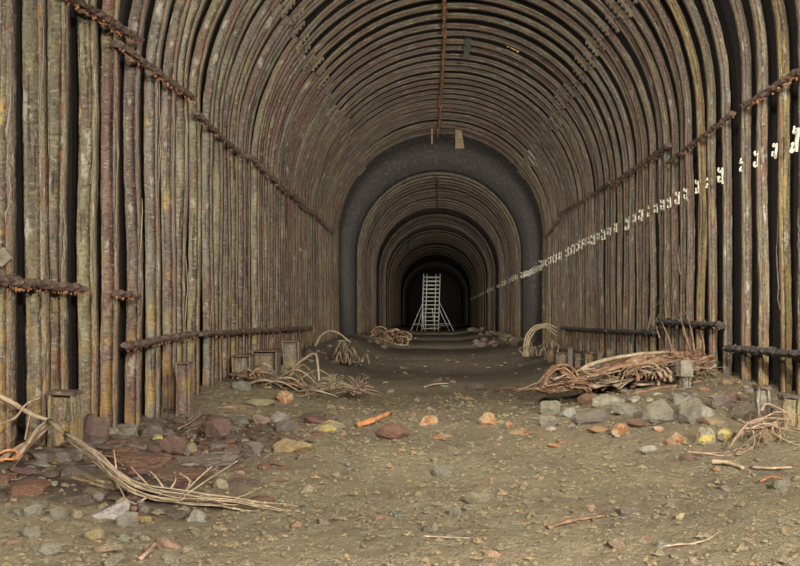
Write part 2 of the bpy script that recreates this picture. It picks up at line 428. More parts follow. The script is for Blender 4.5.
for i in range(43):
    zl, zr = ZL[i], ZR[i]
    fl, fr = floor_z(XL + .06, zl) - .10, floor_z(XR - .06, zr) - .10
    step = .16 if i < 16 else .24
    P = rib_path(fl, fr, step)
    def yfun(x, z, key, zl=zl, zr=zr):
        t = (x - XL) / (XR - XL); return zl + (zr - zl) * t
    org = Vector((CX, (zl + zr) / 2, 0))
    lt = LT[i] if i < len(LT) else R.choice(['olive', 'grey', 'rosy', 'brown', 'olive', 'purple', 'red'])
    rt = RT[i] if i < len(RT) else R.choice(['olive', 'grey', 'brown', 'olive', 'rosy', 'ochre' if R.random() < .3 else 'brown'])
    rib = empty('arch_rib', org, '%s corroded steel arch rib, %s back from the camera in the front ribbed stretch' % (LCOL[lt], ordinal(i + 1)), 'arch rib', 'steel arch ribs of the front stretch')
    wob = .042 if i < 20 else .034
    ro_ = R.uniform(-.03, .03); P = [(x + a * ro_, z + c * ro_, a, c, k) for x, z, a, c, k in P]
    L = [p for p in P if p[4] >= A_L - 1e-6]; C = [p for p in P if A_R - 1e-6 <= p[4] <= A_L + 1e-6]; Q = [p for p in P if p[4] <= A_R + 1e-6]
    lo = tinted(link_mesh('leg', rib_segment(L, yfun, i * 3.7, org, wob, PROF_L), STEEL, rib), lt)
    cr = tinted(link_mesh('crown_segment', rib_segment(C, yfun, i * 3.7 + 41, org, wob, PROF_C), STEEL, rib), R.choice(['olive', 'grey', 'brown', 'rosy', 'olive', 'grey']))
    ro = tinted(link_mesh('leg', rib_segment(Q, yfun, i * 3.7 + 83, org, wob), STEEL, rib), rt)
    for ang in (A_R, A_L):
        xx = CX + RAD * math.cos(ang); joint_plate(ang + R.uniform(-.03, .03), yfun(xx, 0, 0), rib, org)
    for _ in range(2 if i < 10 else (1 if i < 18 else 0)):
        flake(P, yfun, rib, org, -1); flake(P, yfun, rib, org, 1)
    RIBS.append((zl, zr))
# the ribbed stretch beyond the bare brick
y = 40.6; k = 0; ZF = []
while y < 91:
    if not (53.0 < y < 54.9 or 63.5 < y < 66.3 or 76.8 < y < 80.2):
        ZF.append(y)
    y += .95 + R.uniform(-.1, .1)
for k, y in enumerate(ZF):
    org = Vector((CX - .06, y, 0))
    P = rib_path(floor_z(XL + .06, y) - .1, floor_z(XR - .06, y) - .1, .42)
    ro_ = R.uniform(-.10, .06); P = [(x + a * ro_, z + c * ro_, a, c, k2) for x, z, a, c, k2 in P]
    o = link_mesh('arch_rib', rib_segment(P, lambda x, z, key, y=y: y, k * 2.3 + 200, org, .03), STEEL, None, True, org)
    tinted(o, R.choice(['rosy', 'grey', 'purple', 'brown', 'red', 'rosy', 'dark', 'dark']))
    if k in (0, 1): tinted(o, 'olive')
    props(o, 'narrow-looking rusted arch rib beyond the bare brick, %s behind it towards the scaffold' % ordinal(k + 1), 'arch rib', 'steel arch ribs of the far stretch')

# ------------------------------------------------------------------ rusted tie bars between the ribs
def tie_bar(p0, p1, w, h, label, mat=RUSTBAR, group=None, crust=True, cmat=None, parts=1, bits=24, name='tie_bar'):
    org = (p0 + p1) / 2
    root = empty(name, org, label, 'tie bar', group)
    L = (p1 - p0).length; n = max(6, int(L / .10))
    for part in range(parts):
        a, b = part / parts, (part + 1) / parts
        bm = bmesh.new(); nn = max(4, int(n * 1.5) // parts); off = Vector((0, 0, 0)) if parts == 1 else Vector((R.uniform(-.035, .035), 0, R.uniform(-.035, .035)))
        pts = [p0.lerp(p1, a + (b - a) * (i / nn) * .98) - org + off + Vector((R.uniform(-1, 1) * .008, 0, R.uniform(-1, 1) * .012)) for i in range(nn + 1)]
        tube(bm, pts, h, h * .95, 6, w / h, 0, .42)
        # bolts and ridges
        for i in range(2, nn, 3):
            lump(bm, pts[i] + Vector((0, 0, R.uniform(-.3, .5) * h)), h * .55, 1, .5)
        link_mesh('bar', bm, mat, root, False)
    if crust:
        bm = bmesh.new()
        for i in range(max(bits, int(L * bits))):
            t = R.random(); q = p0.lerp(p1, t) - org + Vector((R.uniform(-.5, .5) * w, R.uniform(-.03, .03), -h * R.uniform(.55, 1.1)))
            lump(bm, q, R.uniform(.005, .016), 1, .5, (1, 1, R.uniform(.8, 2.2)))
        props(link_mesh('rust_crust', bm, cmat or ORANGE, root, False), 'bright crust of rust hanging along the bar', kind='stuff')
    return root
IN = .095
G1 = 'rusted tie bars along the left wall'; G2 = 'rusted tie bars along the right wall'
tie_bar(on_left(60, -10, IN), on_left(139, 41, IN), .04, .075, 'flaking rust-brown tie bar slanting out of the top left corner', RUSTBAR, G1)
tie_bar(on_left(118, 44, IN), on_left(195, 100, IN), .04, .07, 'rust-brown tie bar with orange fringe, just below the corner bar on left wall', RUSTBAR, G1)
tie_bar(on_left(196, 113, IN), on_left(244, 158, IN), .04, .06, 'dark brown tie bar high on left wall between fringed bar and braided bar', RUSTBAR, G1, bits=5)
tie_bar(on_left(248, 157, IN), on_left(334, 233, IN), .05, .075, 'long braided-looking knobbly tie bar running to the left end of the front ribs', RUSTBAR, G1, parts=9, bits=3)
tie_bar(on_left(-12, 279, IN), on_left(84, 289, IN), .045, .062, 'thick level tie bar with orange underside at the left picture edge', RUSTBAR, G1, bits=26)
tie_bar(on_left(116, 293, IN), on_left(138, 296, IN), .04, .055, 'short broken tie bar stub bridging two ribs on the left wall', RUSTBAR, G1)
tie_bar(on_left(125, 346, IN), on_left(198, 333, IN), .045, .06, 'low rusted tie bar near the left rib feet, nearer of the two', RUSTBAR, G1, bits=12)
tie_bar(on_left(200, 334, IN), on_left(312, 328, IN), .045, .07, 'low dark tie bar near the left rib feet, further and longer of the two', RUSTBAR, G1, bits=6)
tie_bar(on_right(745, 105, IN), on_right(815, 62, IN), .04, .062, 'rust-brown tie bar leaving the picture at the upper right edge', RUSTBAR, G2, bits=20)
tie_bar(on_right(668, 163, IN), on_right(735, 112, IN), .035, .05, 'slim brown tie bar on right wall before the dark gap in the ribs', RUSTBAR, G2, bits=10)
tie_bar(on_right(611, 186, IN), on_right(671, 144, IN), .045, .075, 'thick flat brown tie bar above the white hanger row on right wall', RUSTBAR, G2, bits=6)
tie_bar(on_right(560, 215, IN), on_right(610, 184, IN), .04, .06, 'far thin dashed tie bar on right wall behind the thick flat one', RUSTBAR, G2, parts=6, bits=2)
tie_bar(on_right(545, 238, IN), on_right(559, 219, IN), .04, .05, 'farthest tie bar on right wall close to the bare brick', RUSTBAR, G2, bits=2)
tie_bar(on_right(726, 348, IN), on_right(815, 356, IN), .05, .07, 'black crusted tie bar with white blotch at the right picture edge', BLACKBAR, G2, cmat=CHALK, bits=3)
tie_bar(on_right(659, 322, IN), on_right(722, 325, IN), .045, .075, 'black square tie bar behind the bark heap on right wall', BLACKBAR, G2, bits=3)
tie_bar(on_right(610, 331, IN), on_right(656, 333, IN), .045, .07, 'dark low tie bar on right wall, left of the bark heap top', BLACKBAR, G2, crust=False)
tie_bar(on_right(562, 328, IN), on_right(608, 331, IN), .045, .07, 'farthest dark low tie bar on right wall above the stub row', BLACKBAR, G2, crust=False)
tie_bar(Vector((.31, 15.5, 8.55)), Vector((.20, 31.4, 8.55)), .10, .05, 'jointed rust-brown tie bar running along the crown of the vault', CROWNBAR, None, parts=14, bits=5)
tie_bar(Vector((.22, 40.7, 8.55)), Vector((.25, 52.8, 8.55)), .07, .05, 'thin rusty tie bar along the crown of the far ribbed stretch', RUSTBAR, None, parts=8, crust=False)

# ------------------------------------------------------------------ white crusted cable hangers on the right wall
def hanger_mesh(seed):
    rr = random.Random(seed); bm = bmesh.new()
    box(bm, (-.012, 0, 0), (.03, .035, .26), None, .006, 1)
    for z in (-.085 + rr.uniform(-.02, .02), .07 + rr.uniform(-.02, .02)):
        pts = catmull([(-.02, -.01, z), (-.075, -.045, z - .025), (-.10, -.085, z - .012), (-.095, -.10, z + .03)], 6)
        tube(bm, pts, .018, .013, 6, 1, 0, .3)
        for _ in range(2):
            q = rr.choice(pts); lump(bm, q + Vector((rr.uniform(-.01, .01), rr.uniform(-.01, .01), rr.uniform(-.01, .01))), rr.uniform(.014, .03), 1, .5)
    bm.normal_update(); me = bpy.data.meshes.new('cable_hanger'); bm.to_mesh(me); bm.free(); me.materials.append(CHALK); return me
HM = [hanger_mesh(s) for s in range(6)]
spots = []
for i, (zl, zr) in enumerate(RIBS):
    if zr < 8.6 or i in (20, 33): continue
    spots.append((XR - .004, zr, 0, i))
y = 32.3
while y < 40.4: spots.append((XR + .24, y, 1, 0)); y += .55
for k, y in enumerate(ZF): spots.append((XR - .004, y, 2, k))
cnt = [0, 0, 0]
for n, (x, yy, kind, idx) in enumerate(spots):
    o = bpy.data.objects.new('cable_hanger', HM[n % 6]); col.objects.link(o)
    o.location = (x, yy, 3.5 + R.uniform(-.03, .03)); o.rotation_euler = (R.uniform(-.15, .15), R.uniform(-.08, .08), R.uniform(-.1, .1))
    sc = R.uniform(.62, .92) * (1.2 if idx > 16 or kind else 1.1); o.scale = (sc * (1.8 if kind == 1 else 1), sc, sc * R.uniform(.85, 1.1))
    cnt[kind] += 1
    lab = ['white-crusted hooked cable hanger, %s from the right picture edge, on a front rib', 'white-crusted cable hanger fixed to the bare brick, %s behind the front ribs', 'tiny white-crusted cable hanger on a far rib, %s beyond the bare brick'][kind] % ordinal(cnt[kind])
    props(o, lab, 'cable hanger', 'white crusted cable hangers along the right wall')

# ------------------------------------------------------------------ bits on the walls and the crown
bm = bmesh.new(); box(bm, (0, 0, 0), (.12, .025, .12), Matrix.Rotation(PI / 4 + .1, 3, 'Y'), 0, 0); lump(bm, (0, -.018, 0), .018, 1, .2)
p = W(3, 257, 6.86); o = link_mesh('washer_plate', bm, CONC, None, False, p)
props(o, 'square grey-brown washer plate turned on its corner at the left picture edge', 'plate')
def hanging(name, px, py, d, w, h, mat, label, cat, taper=.6, roll=0.0, t=.04):
    bm = bmesh.new()
    vs = box(bm, (0, 0, 0), (w, t, h), None, .01, 2)
    for v in bm.verts:
        v.co.x *= taper + (1 - taper) * (.5 + v.co.z / h)
    o = link_mesh(name, bm, mat, None, False, W(px, py, d)); o.rotation_euler = (.25, roll, 0)
    return props(o, label, cat)
hanging('hanging_plate', 467, 49, 20.9, .16, .52, SLATE, 'dark grey-green plate hanging under the vault right of the crown tie bar', 'plate', .95, .12, .05)
hanging('timber_wedge', 432, 134, 30.6, .10, .75, PALEWOOD, 'slim timber wedge hanging at the last front rib, left of the crown', 'wedge', .5)
hanging('timber_wedge', 459, 138, 30.9, .22, .80, PALEWOOD, 'broad timber wedge hanging at the last front rib, right of the crown', 'wedge', 1.6, -.08)
hanging('hanging_plate', 469, 191, 44.4, .32, .75, SLATE, 'dark plate hanging under the far ribs, right of crown', 'plate', .8, .05)
hanging('hanging_plate', 378, 219, 42.2, .25, .35, SLATE, 'small dark plate on left shoulder of the far ribs', 'plate', .8, .3)
hanging('hanging_plate', 411, 244, 66.5, .30, .85, SLATE, 'small dark plate deep in the tunnel, left above the scaffold', 'plate', .9, .1)
hanging('hanging_plate', 433, 170, 41.0, .3, .3, SLATE, 'small dark block at the crown of the first far rib', 'plate', .9)
bm = bmesh.new()
pa, pb = W(508, 45, 20.6), W(518, 51, 20.6)
lump(bm, pa - pa, .055, 2, .4); tube(bm, catmull([(0, 0, 0), (pb - pa) * .5 + Vector((0, 0, -.02)), pb - pa], 6), .025, .015, 6, 1, 0, .4); lump(bm, pb - pa, .04, 1, .4)
YEL = mat_simple('bright_yellow_crust', (.64, .40, .05), (.46, .28, .05), None, 10)
props(link_mesh('crusted_bracket', bm, YEL, None, False, pa), 'bright yellow crusted bracket under the vault right of the hanging plate', 'bracket')

# ------------------------------------------------------------------ scaffold tower
D = 70.0
def px2(px, py, d=D): return W(px, py, d)
base = W(431.0, 331.0, D); base.z = floor_z(base.x, D) - .0
tower = empty('scaffold_tower', base, 'pale aluminium scaffold tower standing deep in the tunnel', 'scaffold')
H = 4.95; lean = .16
def rod(bm, a, b, r=.030): tube(bm, [Vector(a), Vector(b)], r, r, 8)
rs = [0] * 2
for sgn, yy in ((-1, -.7), (1, .7)):
    fr = empty('end_frame', (0, 0, 0)); fr.parent = tower
    for ux in (-.72, -.42, .36, .72):
        bm = bmesh.new(); rod(bm, (ux - lean / 2, yy, .02), (ux + lean / 2, yy, H + (.05 if abs(ux) > .5 else 0)), .034)
        link_mesh('upright', bm, ALU, fr)
    for k in range(14):
        z = .22 + k * .345; sh = lean * (z / H - .5)
        bm = bmesh.new(); rod(bm, (-.72 + sh, yy, z), (.72 + sh, yy, z), .030); link_mesh('rung', bm, ALU, fr)
for a, b in (((-.70, -.7, 1.0), (-.70, .7, 2.6)), ((.70, -.7, 1.0), (.70, .7, 2.6)), ((.1, -.7, 2.0), (.3, .7, .3)), ((-.65, -.7, .3), (-.6, .7, 2.0))):
    bm = bmesh.new(); rod(bm, a, b, .026); link_mesh('diagonal_brace', bm, ALU, tower)
for a, f in (((-.76, -.7, 2.35), (-1.75, -1.5, .02)), ((.76, -.7, 2.45), (1.95, -1.5, .02)), ((.74, .7, 1.9), (1.62, 1.5, .02)), ((-.76, .7, 1.9), (-1.3, 1.5, .02))):
    bm = bmesh.new(); rod(bm, a, f, .032)
    mid = Vector(a).lerp(Vector(f), .75); rod(bm, mid, (.74 * (1 if a[0] > 0 else -1), a[1], mid.z + .05), .024)
    lump(bm, (f[0], f[1], .03), .055, 1, 0)
    link_mesh('outrigger', bm, ALU, tower)
bm = bmesh.new(); box(bm, (.35, -.2, .32), (.9, .9, .05)); props(link_mesh('platform', bm, PALEWOOD, tower, False), 'low plank platform')

# ------------------------------------------------------------------ rocks and slabs
def rock_bm(w, dth, h, seed, planes=9, sub=3, slab=False):
    rr = random.Random(seed); bm = bmesh.new()
    bmesh.ops.create_icosphere(bm, subdivisions=sub, radius=1)
    pl = []
    for _ in range(planes):
        v = Vector((rr.gauss(0, 1), rr.gauss(0, 1), rr.gauss(0, 1))).normalized(); pl.append((v, rr.uniform(.50, .82)))
    if slab:                                   # splintered plate: steep broken edges all round, flattish top
        pl = [(Vector((math.cos(a), math.sin(a), rr.uniform(-.25, .25))).normalized(), rr.uniform(.45, .8)) for a in [rr.uniform(0, 6.3) for _ in range(8)]]
        pl += [(Vector((rr.uniform(-.3, .3), rr.uniform(-.3, .3), 1)).normalized(), rr.uniform(.3, .5)) for _ in range(3)]
    for v in bm.verts:
        for nrm, d in pl:
            q = v.co.dot(nrm)
            if q > d: v.co -= nrm * (q - d)
        v.co += v.co.normalized() * (.09 * noise.noise(v.co * 2.2 + Vector((seed, 0, 0))) + .06 * noise.noise(v.co * 6 + Vector((0, seed, 0))))
    mx = [max(abs(v.co[i]) for v in bm.verts) for i in range(3)]
    for v in bm.verts:
        v.co = Vector((v.co.x / mx[0] * w / 2, v.co.y / mx[1] * dth / 2, v.co.z / mx[2] * h / 2))
    return bm
ROCKC = {'grey': (.155, .145, .112), 'pale': (.26, .245, .19), 'blue': (.21, .205, .175), 'purple': (.115, .086, .077), 'maroon': (.105, .050, .043), 'redbrown': (.125, .052, .032),
         'orange': (.34, .145, .055), 'ochre': (.27, .17, .06), 'olive': (.20, .175, .085), 'darkbrown': (.065, .045, .033), 'cream': (.52, .40, .22), 'tan': (.23, .155, .085),
         'pink': (.21, .14, .10), 'mud': (.19, .16, .10), 'lilac': (.30, .26, .24)}
NROCK = 0
TAKEN = []
def rock(px, py, w, h, c, label, name='rock', mat=None, dep=None, tilt=.12, sub=4, rot=None):
    global NROCK; NROCK += 1
    g = ground(px, py + h / 2 * .9)
    if g.x < XL + .35: g = W(px, py, (XL + .35) * F / (px - VX)); 
    k = g.y / F
    ww, hh = w * k * 1.08, h * k * 1.22
    o = link_mesh(name, rock_bm(ww, (dep or .75) * max(ww * .75, hh), hh, NROCK * 1.7, R.randint(7, 12), sub, name == 'rusted_scale'), mat or (RUSTROCK if name == 'rusted_scale' or c in ('maroon', 'redbrown', 'darkbrown', 'purple') else ROCK), None, False)
    o.location = (g.x, g.y + .2 * ww, floor_z(g.x, g.y + .2 * ww) + hh * .20)
    TAKEN.append((g.x, g.y + .2 * ww, ww * .5))
    o.rotation_euler = (R.uniform(-tilt, tilt) * .5, R.uniform(-tilt, tilt) if rot is None else rot, R.uniform(-.25, .25))
    cc = [.88 * q + .12 * m for q, m in zip(ROCKC[c], ROCKC['mud'])]; o.color = (*cc, 1)
    return props(o, label, 'rusted scale' if name == 'rusted_scale' else 'rock')
rock(611, 400, 34, 12, 'pale', 'pale grey flat rock with lichen in front of the bark heap')
rock(568, 411, 20, 14, 'blue', 'pale bluish rock tilted on edge, left end of the stone row', rot=-.5)
rock(593, 418, 36, 15, 'purple', 'wide purplish-grey rock low in the stone row on right')
rock(629, 408, 38, 13, 'grey', 'long grey rock lying level in the stone row on right')
rock(664, 413, 38, 26, 'grey', 'biggest grey boulder of the stone row on the right')
rock(693, 409, 24, 32, 'grey', 'upright grey boulder right of the biggest one')
rock(680, 399, 14, 12, 'blue', 'pale pointed shard between the two biggest grey boulders', rot=.6)
rock(636, 399, 12, 7, 'pale', 'small pale stone beside the lichen-grey flat rock')
rock(678, 439, 22, 13, 'orange', 'orange and cream rock lying alone in front of the stone row', mat=ROCKO)
rock(707, 436, 20, 20, 'olive', 'stone with bright yellow crust, left of a yellow pair at right', mat=ROCKY)
rock(727, 438, 22, 14, 'olive', 'flatter yellow-green crusted stone, right of a pair at right', mat=ROCKY)
rock(709, 413, 18, 11, 'pale', 'small pale wedge stone right of the upright grey boulder')
rock(714, 421, 30, 9, 'tan', 'tan flat slab above the yellow crusted stones')
rock(622, 431, 18, 13, 'orange', 'orange-brown lump in front of the long grey rock', mat=ROCKO)
rock(659, 430, 11, 6, 'orange', 'small orange chip below the biggest grey boulder', mat=ROCKO)
rock(650, 450, 18, 9, 'pale', 'pale greenish flat stone in mud before the grey boulders')
rock(690, 458, 17, 9, 'maroon', 'maroon pointed shard lying in mud on the right', rot=.3)
rock(770, 434, 15, 18, 'tan', 'square rusty-brown block near the right rib feet')
rock(784, 488, 18, 16, 'grey', 'rounded grey stone near the right picture edge')
rock(745, 412, 26, 22, 'darkbrown', 'dark crumbling lump under the right rib feet')
rock(725, 402, 22, 16, 'purple', 'dull purple lump behind the yellow crusted stones')
rock(645, 424, 34, 8, 'redbrown', 'red-brown thin slab wedged under the long grey rock')
rock(600, 430, 24, 7, 'orange', 'flat orange-brown flake below the purplish-grey rock')
rock(735, 398, 18, 14, 'maroon', 'maroon lump against the foot of a right rib')
rock(590, 398, 22, 12, 'redbrown', 'red-brown lump at left end of the bark heap')
rock(428, 420, 19, 11, 'cream', 'cream and orange wedge stone in the middle of the floor', mat=ROCKO)
rock(486, 418, 18, 15, 'tan', 'blocky grey and orange stone right of the cream wedge', mat=ROCKO)
rock(396, 431, 36, 18, 'redbrown', 'rust-brown block in the middle of the floor')
rock(439, 437, 26, 6, 'orange', 'flat orange flake right of the rust-brown block', mat=ROCKO)
rock(522, 433, 28, 6, 'orange', 'long flat orange stone mid floor, rightmost of the orange row', mat=ROCKO)
rock(509, 425, 9, 6, 'orange', 'small orange pebble beside the blocky grey and orange stone', mat=ROCKO)
rock(550, 407, 22, 16, 'grey', 'grey stone mid floor, left of the bluish tilted rock')
rock(548, 423, 20, 13, 'grey', 'grey stone below another at left of the stone row')
rock(475, 386, 22, 10, 'darkbrown', 'dark brown clod far out on the mid floor')
rock(443, 470, 21, 14, 'grey', 'half-buried grey stone alone in the mud, mid picture')
rock(327, 427, 34, 11, 'cream', 'yellow-faced cream block left of the orange stick', mat=ROCKY)
rock(294, 446, 44, 18, 'ochre', 'broad ochre-brown slab half sunk left of mid floor')
rock(215, 428, 27, 22, 'maroon', 'maroon upright rock on the left among rust debris')
rock(279, 418, 20, 11, 'lilac', 'pale purple-grey stone above the ochre slab')
rock(259, 420, 22, 10, 'pink', 'pinkish stone beside the pale purple-grey stone')
rock(251, 447, 20, 14, 'purple', 'jagged purple rock right of the big purple slab')
rock(307, 489, 16, 10, 'olive', 'yellow-olive stone alone in the mud at left', mat=ROCKY)
rock(220, 484, 15, 11, 'olive', 'yellow lump behind the spread root spray', mat=ROCKY)
rock(260, 401, 30, 12, 'olive', 'olive flat stone in front of the left root heap')
rock(283, 399, 18, 13, 'orange', 'orange rock in front of the left root heap', mat=ROCKO)
rock(231, 407, 28, 5, 'orange', 'thin orange flake left of the olive flat stone', mat=ROCKO)
rock(171, 444, 26, 20, 'maroon', 'maroon rock next to a small yellow stone on left')
rock(158, 437, 10, 10, 'ochre', 'small bright yellow stone among the left rust debris', mat=ROCKY)
rock(191, 447, 16, 13, 'olive', 'olive stone right of the maroon rock by the yellow one')
S = 'rusted_scale'
rock(207, 456, 74, 18, 'purple', 'big purple-grey slab lying left of the ochre slab', S)
rock(186, 464, 17, 4, 'lilac', 'pale lilac chip on the red-brown debris', S)
rock(167, 472, 70, 15, 'redbrown', 'flat red-brown slab behind the root spray', S)
rock(133, 457, 62, 24, 'redbrown', 'tilted orange-red slab in front of the pitted rib foot', S, tilt=.3)
rock(169, 515, 36, 8, 'darkbrown', 'dark brown splinter below the root spray', S)
rock(142, 515, 19, 11, 'ochre', 'ochre chip left of the dark brown splinter', S)
rock(195, 516, 18, 14, 'blue', 'grey pointed shard right of the dark brown splinter', rot=.4)
rock(92, 418, 26, 36, 'maroon', 'maroon boulder wedged between the post stub and rib foot')
rock(48, 452, 62, 20, 'purple', 'dark purplish slab below the root bundle at left', S)
rock(38, 464, 32, 5, 'pale', 'pale thin slab on dark debris at far left', S)
rock(80, 472, 62, 18, 'purple', 'dark purple slab under the twisted root', S)
rock(95, 481, 54, 13, 'tan', 'long grey-brown slab leaning in the left debris', S, rot=.22)
rock(18, 489, 40, 22, 'redbrown', 'red-brown slab at the left picture edge', S)
rock(105, 510, 42, 20, 'lilac', 'angular purplish-grey slab in front of the left debris', S, rot=-.3)
rock(30, 512, 19, 15, 'grey', 'round grey stone at far left, left of a close pair')
rock(57, 513, 15, 15, 'grey', 'round grey stone at far left, right of a close pair')
rock(127, 519, 25, 16, 'grey', 'grey stone right of the purplish-grey angular slab')
rock(66, 497, 52, 16, 'darkbrown', 'dark brown slab above the round grey stones', S)
rock(150, 490, 40, 12, 'darkbrown', 'dark brown flake beneath the fanned root ends', S)
rock(245, 480, 28, 10, 'maroon', 'maroon flake right of the fanned root ends', S)
rock(112, 435, 30, 10, 'darkbrown', 'dark clod around the pitted rib foot')
rock(148, 425, 26, 18, 'purple', 'purple-grey lump behind the small yellow stone')
rock(479, 499, 27, 13, 'mud', 'broad mud-coloured stone with a dark hollow on its left')
rock(454, 512, 15, 10, 'grey', 'small grey stone left below the broad mud-coloured one')
rock(431, 530, 15, 14, 'grey', 'pointed grey stone at bottom centre')
rock(629, 510, 19, 10, 'purple', 'purple-grey stone at lower right of the mud')
rock(681, 516, 9, 7, 'cream', 'tiny pale yellow stone in the lower right mud')
rock(725, 489, 15, 7, 'grey', 'low grey stone left of the rounded right-edge stone')
rock(661, 546, 9, 9, 'blue', 'small bluish pointed stone at bottom right')
rock(618, 547, 17, 10, 'pink', 'pinkish stone by the bottom edge right of centre')
rock(30, 534, 22, 11, 'grey', 'flat grey stone by the lower left edge')
rock(44, 552, 26, 13, 'grey', 'larger grey stone at the bottom left')
rock(170, 561, 20, 10, 'grey', 'grey stone cut by the bottom edge at left')
rock(105, 548, 28, 10, 'tan', 'tan stone at the bottom left right of grey one')
# small repeats
def scatter(n, fn, names, label, cat, group, smin, smax, cols, flat=.6, mat=None, sep=.85):
    base = [rock_bm(1, 1, 1, 900 + i + hash(len(label)) % 50, 8, 2) for i in range(6)]
    mm = []
    for b in base:
        me = bpy.data.meshes.new(names); b.to_mesh(me); b.free(); me.materials.append(mat or ROCK); mm.append(me)
    for i in range(n):
        for _try in range(60):
            x, y = fn(); s = R.uniform(smin, smax) * (1 if R.random() < .8 else 1.6) * (1 if _try < 30 else .6)
            if all((x - a) ** 2 + (y - b) ** 2 > ((r + s * .5) * sep) ** 2 for a, b, r in TAKEN): break
        else: continue
        TAKEN.append((x, y, s * .5))
        o = bpy.data.objects.new(names, R.choice(mm)); col.objects.link(o)
        o.scale = (s, s * R.uniform(.6, 1), s * flat * R.uniform(.6, 1.1)); o.rotation_euler = (R.uniform(-.3, .3), R.uniform(-.3, .3), R.uniform(0, 6.3))
        o.location = (x, y, floor_z(x, y) + o.scale.z * .18)
        o.color = (*[c * R.uniform(.85, 1.15) for c in ROCKC[R.choice(cols)]], 1)
        props(o, label, cat, group)
def near():
    y = 3.9 + 5.2 * R.random() ** 1.4; return R.uniform(max(-3.4, -.56 * y), min(3.9, .47 * y)), y
def mid(): 
    y = R.uniform(8.3, 13); return R.uniform(-2.6, 3.6), y
def lefty():
    y = R.uniform(6.2, 11); return R.uniform(-3.5, -1.3), y
def leftnear():
    y = R.uniform(4.4, 6.6); return R.uniform(-.54 * y, -.3 * y), y
scatter(290, near, 'pebble', 'little mud-coloured pebble half sunk in the open foreground mud', 'pebble', 'pebbles in the foreground mud', .025, .075, ['mud', 'mud', 'grey', 'tan'])
scatter(24, near, 'stone_chip', 'tiny ochre-yellow chip lying on the foreground mud', 'chip', 'ochre chips on the mud', .018, .04, ['ochre', 'orange', 'cream'])
scatter(45, leftnear, 'cobble', 'small grey cobble packed in the lower left corner of the floor', 'cobble', 'cobbles in the lower left corner', .05, .12, ['grey', 'mud', 'tan', 'grey'])
scatter(150, lefty, 'rust_flake', 'small dark rust flake strewn along the foot of the left wall', 'rust flake', 'rust flakes below the left wall', .06, .26, ['maroon', 'redbrown', 'purple', 'darkbrown', 'darkbrown', 'redbrown'], .42, RUSTROCK)
def leftpile():
    y = R.uniform(5.75, 8.6); return R.uniform(-3.45, -1.75 - .12 * (8.6 - y)), y
scatter(64, leftpile, 'rusted_scale', 'dark jagged piece of rusted scale in the heap below the left wall', 'rusted scale', 'rusted scale heaped below the left wall', .2, .42, ['maroon', 'redbrown', 'purple', 'darkbrown', 'darkbrown'], .34, RUSTROCK, .6)
scatter(60, mid, 'rubble_stone', 'small brown rubble stone scattered across the middle of the floor', 'rubble', 'rubble on the mid floor', .05, .15, ['mud', 'tan', 'grey', 'darkbrown', 'orange', 'pink'], .5)
def rightrow():
    y = R.uniform(8.8, 10.6); return R.uniform(1.4, 4.0), y
scatter(36, rightrow, 'rubble_stone', 'small grey rubble stone packed around the big boulders at right', 'rubble', 'rubble in the right stone row', .07, .2, ['grey', 'pale', 'purple', 'tan', 'darkbrown'], .6)

def wallside():
    y = R.uniform(13, 31); sd = R.choice((-1, 1)); return (XL + .35 + abs(R.gauss(0, .5)) if sd < 0 else XR - .35 - abs(R.gauss(0, .5))), y
def farside():
    y = R.uniform(32, 62); sd = R.choice((-1, 1, 1)); return (XL + .4 + abs(R.gauss(0, .8)) if sd < 0 else XR - .4 - abs(R.gauss(0, .8))), y
scatter(70, wallside, 'rubble_stone', 'dull rubble lump along the feet of the farther front ribs', 'rubble', 'rubble along the front rib feet', .08, .26, ['mud', 'tan', 'grey', 'darkbrown', 'redbrown'], .6)
scatter(60, farside, 'rubble_stone', 'dark rubble lump along the wall feet beyond the front ribs', 'rubble', 'rubble along the far wall feet', .2, .5, ['darkbrown', 'grey', 'purple', 'tan'], .7)
def farfloor():
    y = R.uniform(12, 30); return R.uniform(-2.8, 3.2), y
scatter(60, farfloor, 'rubble_stone', 'dim clod of mud or stone on the floor between the front ribs', 'rubble', 'clods on the farther floor', .06, .2, ['mud', 'tan', 'darkbrown', 'mud'], .5)
bm = bmesh.new()
for i in range(9000):
    y = 3.6 + 11 * R.random() ** 1.5; x = R.uniform(max(-3.6, -.58 * y), min(4.1, .50 * y)); r = R.uniform(.008, .022) * (1 if R.random() < .93 else 1.9) * (.8 + .04 * y)
    if R.random() < .55 and noise.noise(Vector((x * 1.3, y * 1.3, 5))) < .0: continue
    z = floor_z(x, y); q = [Vector((R.gauss(0, 1), R.gauss(0, 1), R.gauss(0, .7))).normalized() * r * R.uniform(.6, 1.3) for _ in range(6)]
    vs_ = [bm.verts.new(Vector((x, y, z + r * .2)) + Vector(d) * r * R.uniform(.6, 1.4)) for d in ((1, .1, 0), (-.2, 1, 0), (-1, -.2, .1), (.1, -1, 0), (.1, 0, .8))]
    for k in range(4): bm.faces.new((vs_[k], vs_[(k + 1) % 4], vs_[4]))
GRIT = mat_rock('mud_grit', (.185, .150, .092), (.12, .092, .055), (.25, .165, .07))
props(link_mesh('mud_grit', bm, GRIT, None, False), 'loose crumbs of mud and grit covering the tunnel floor', 'grit', None, 'stuff')

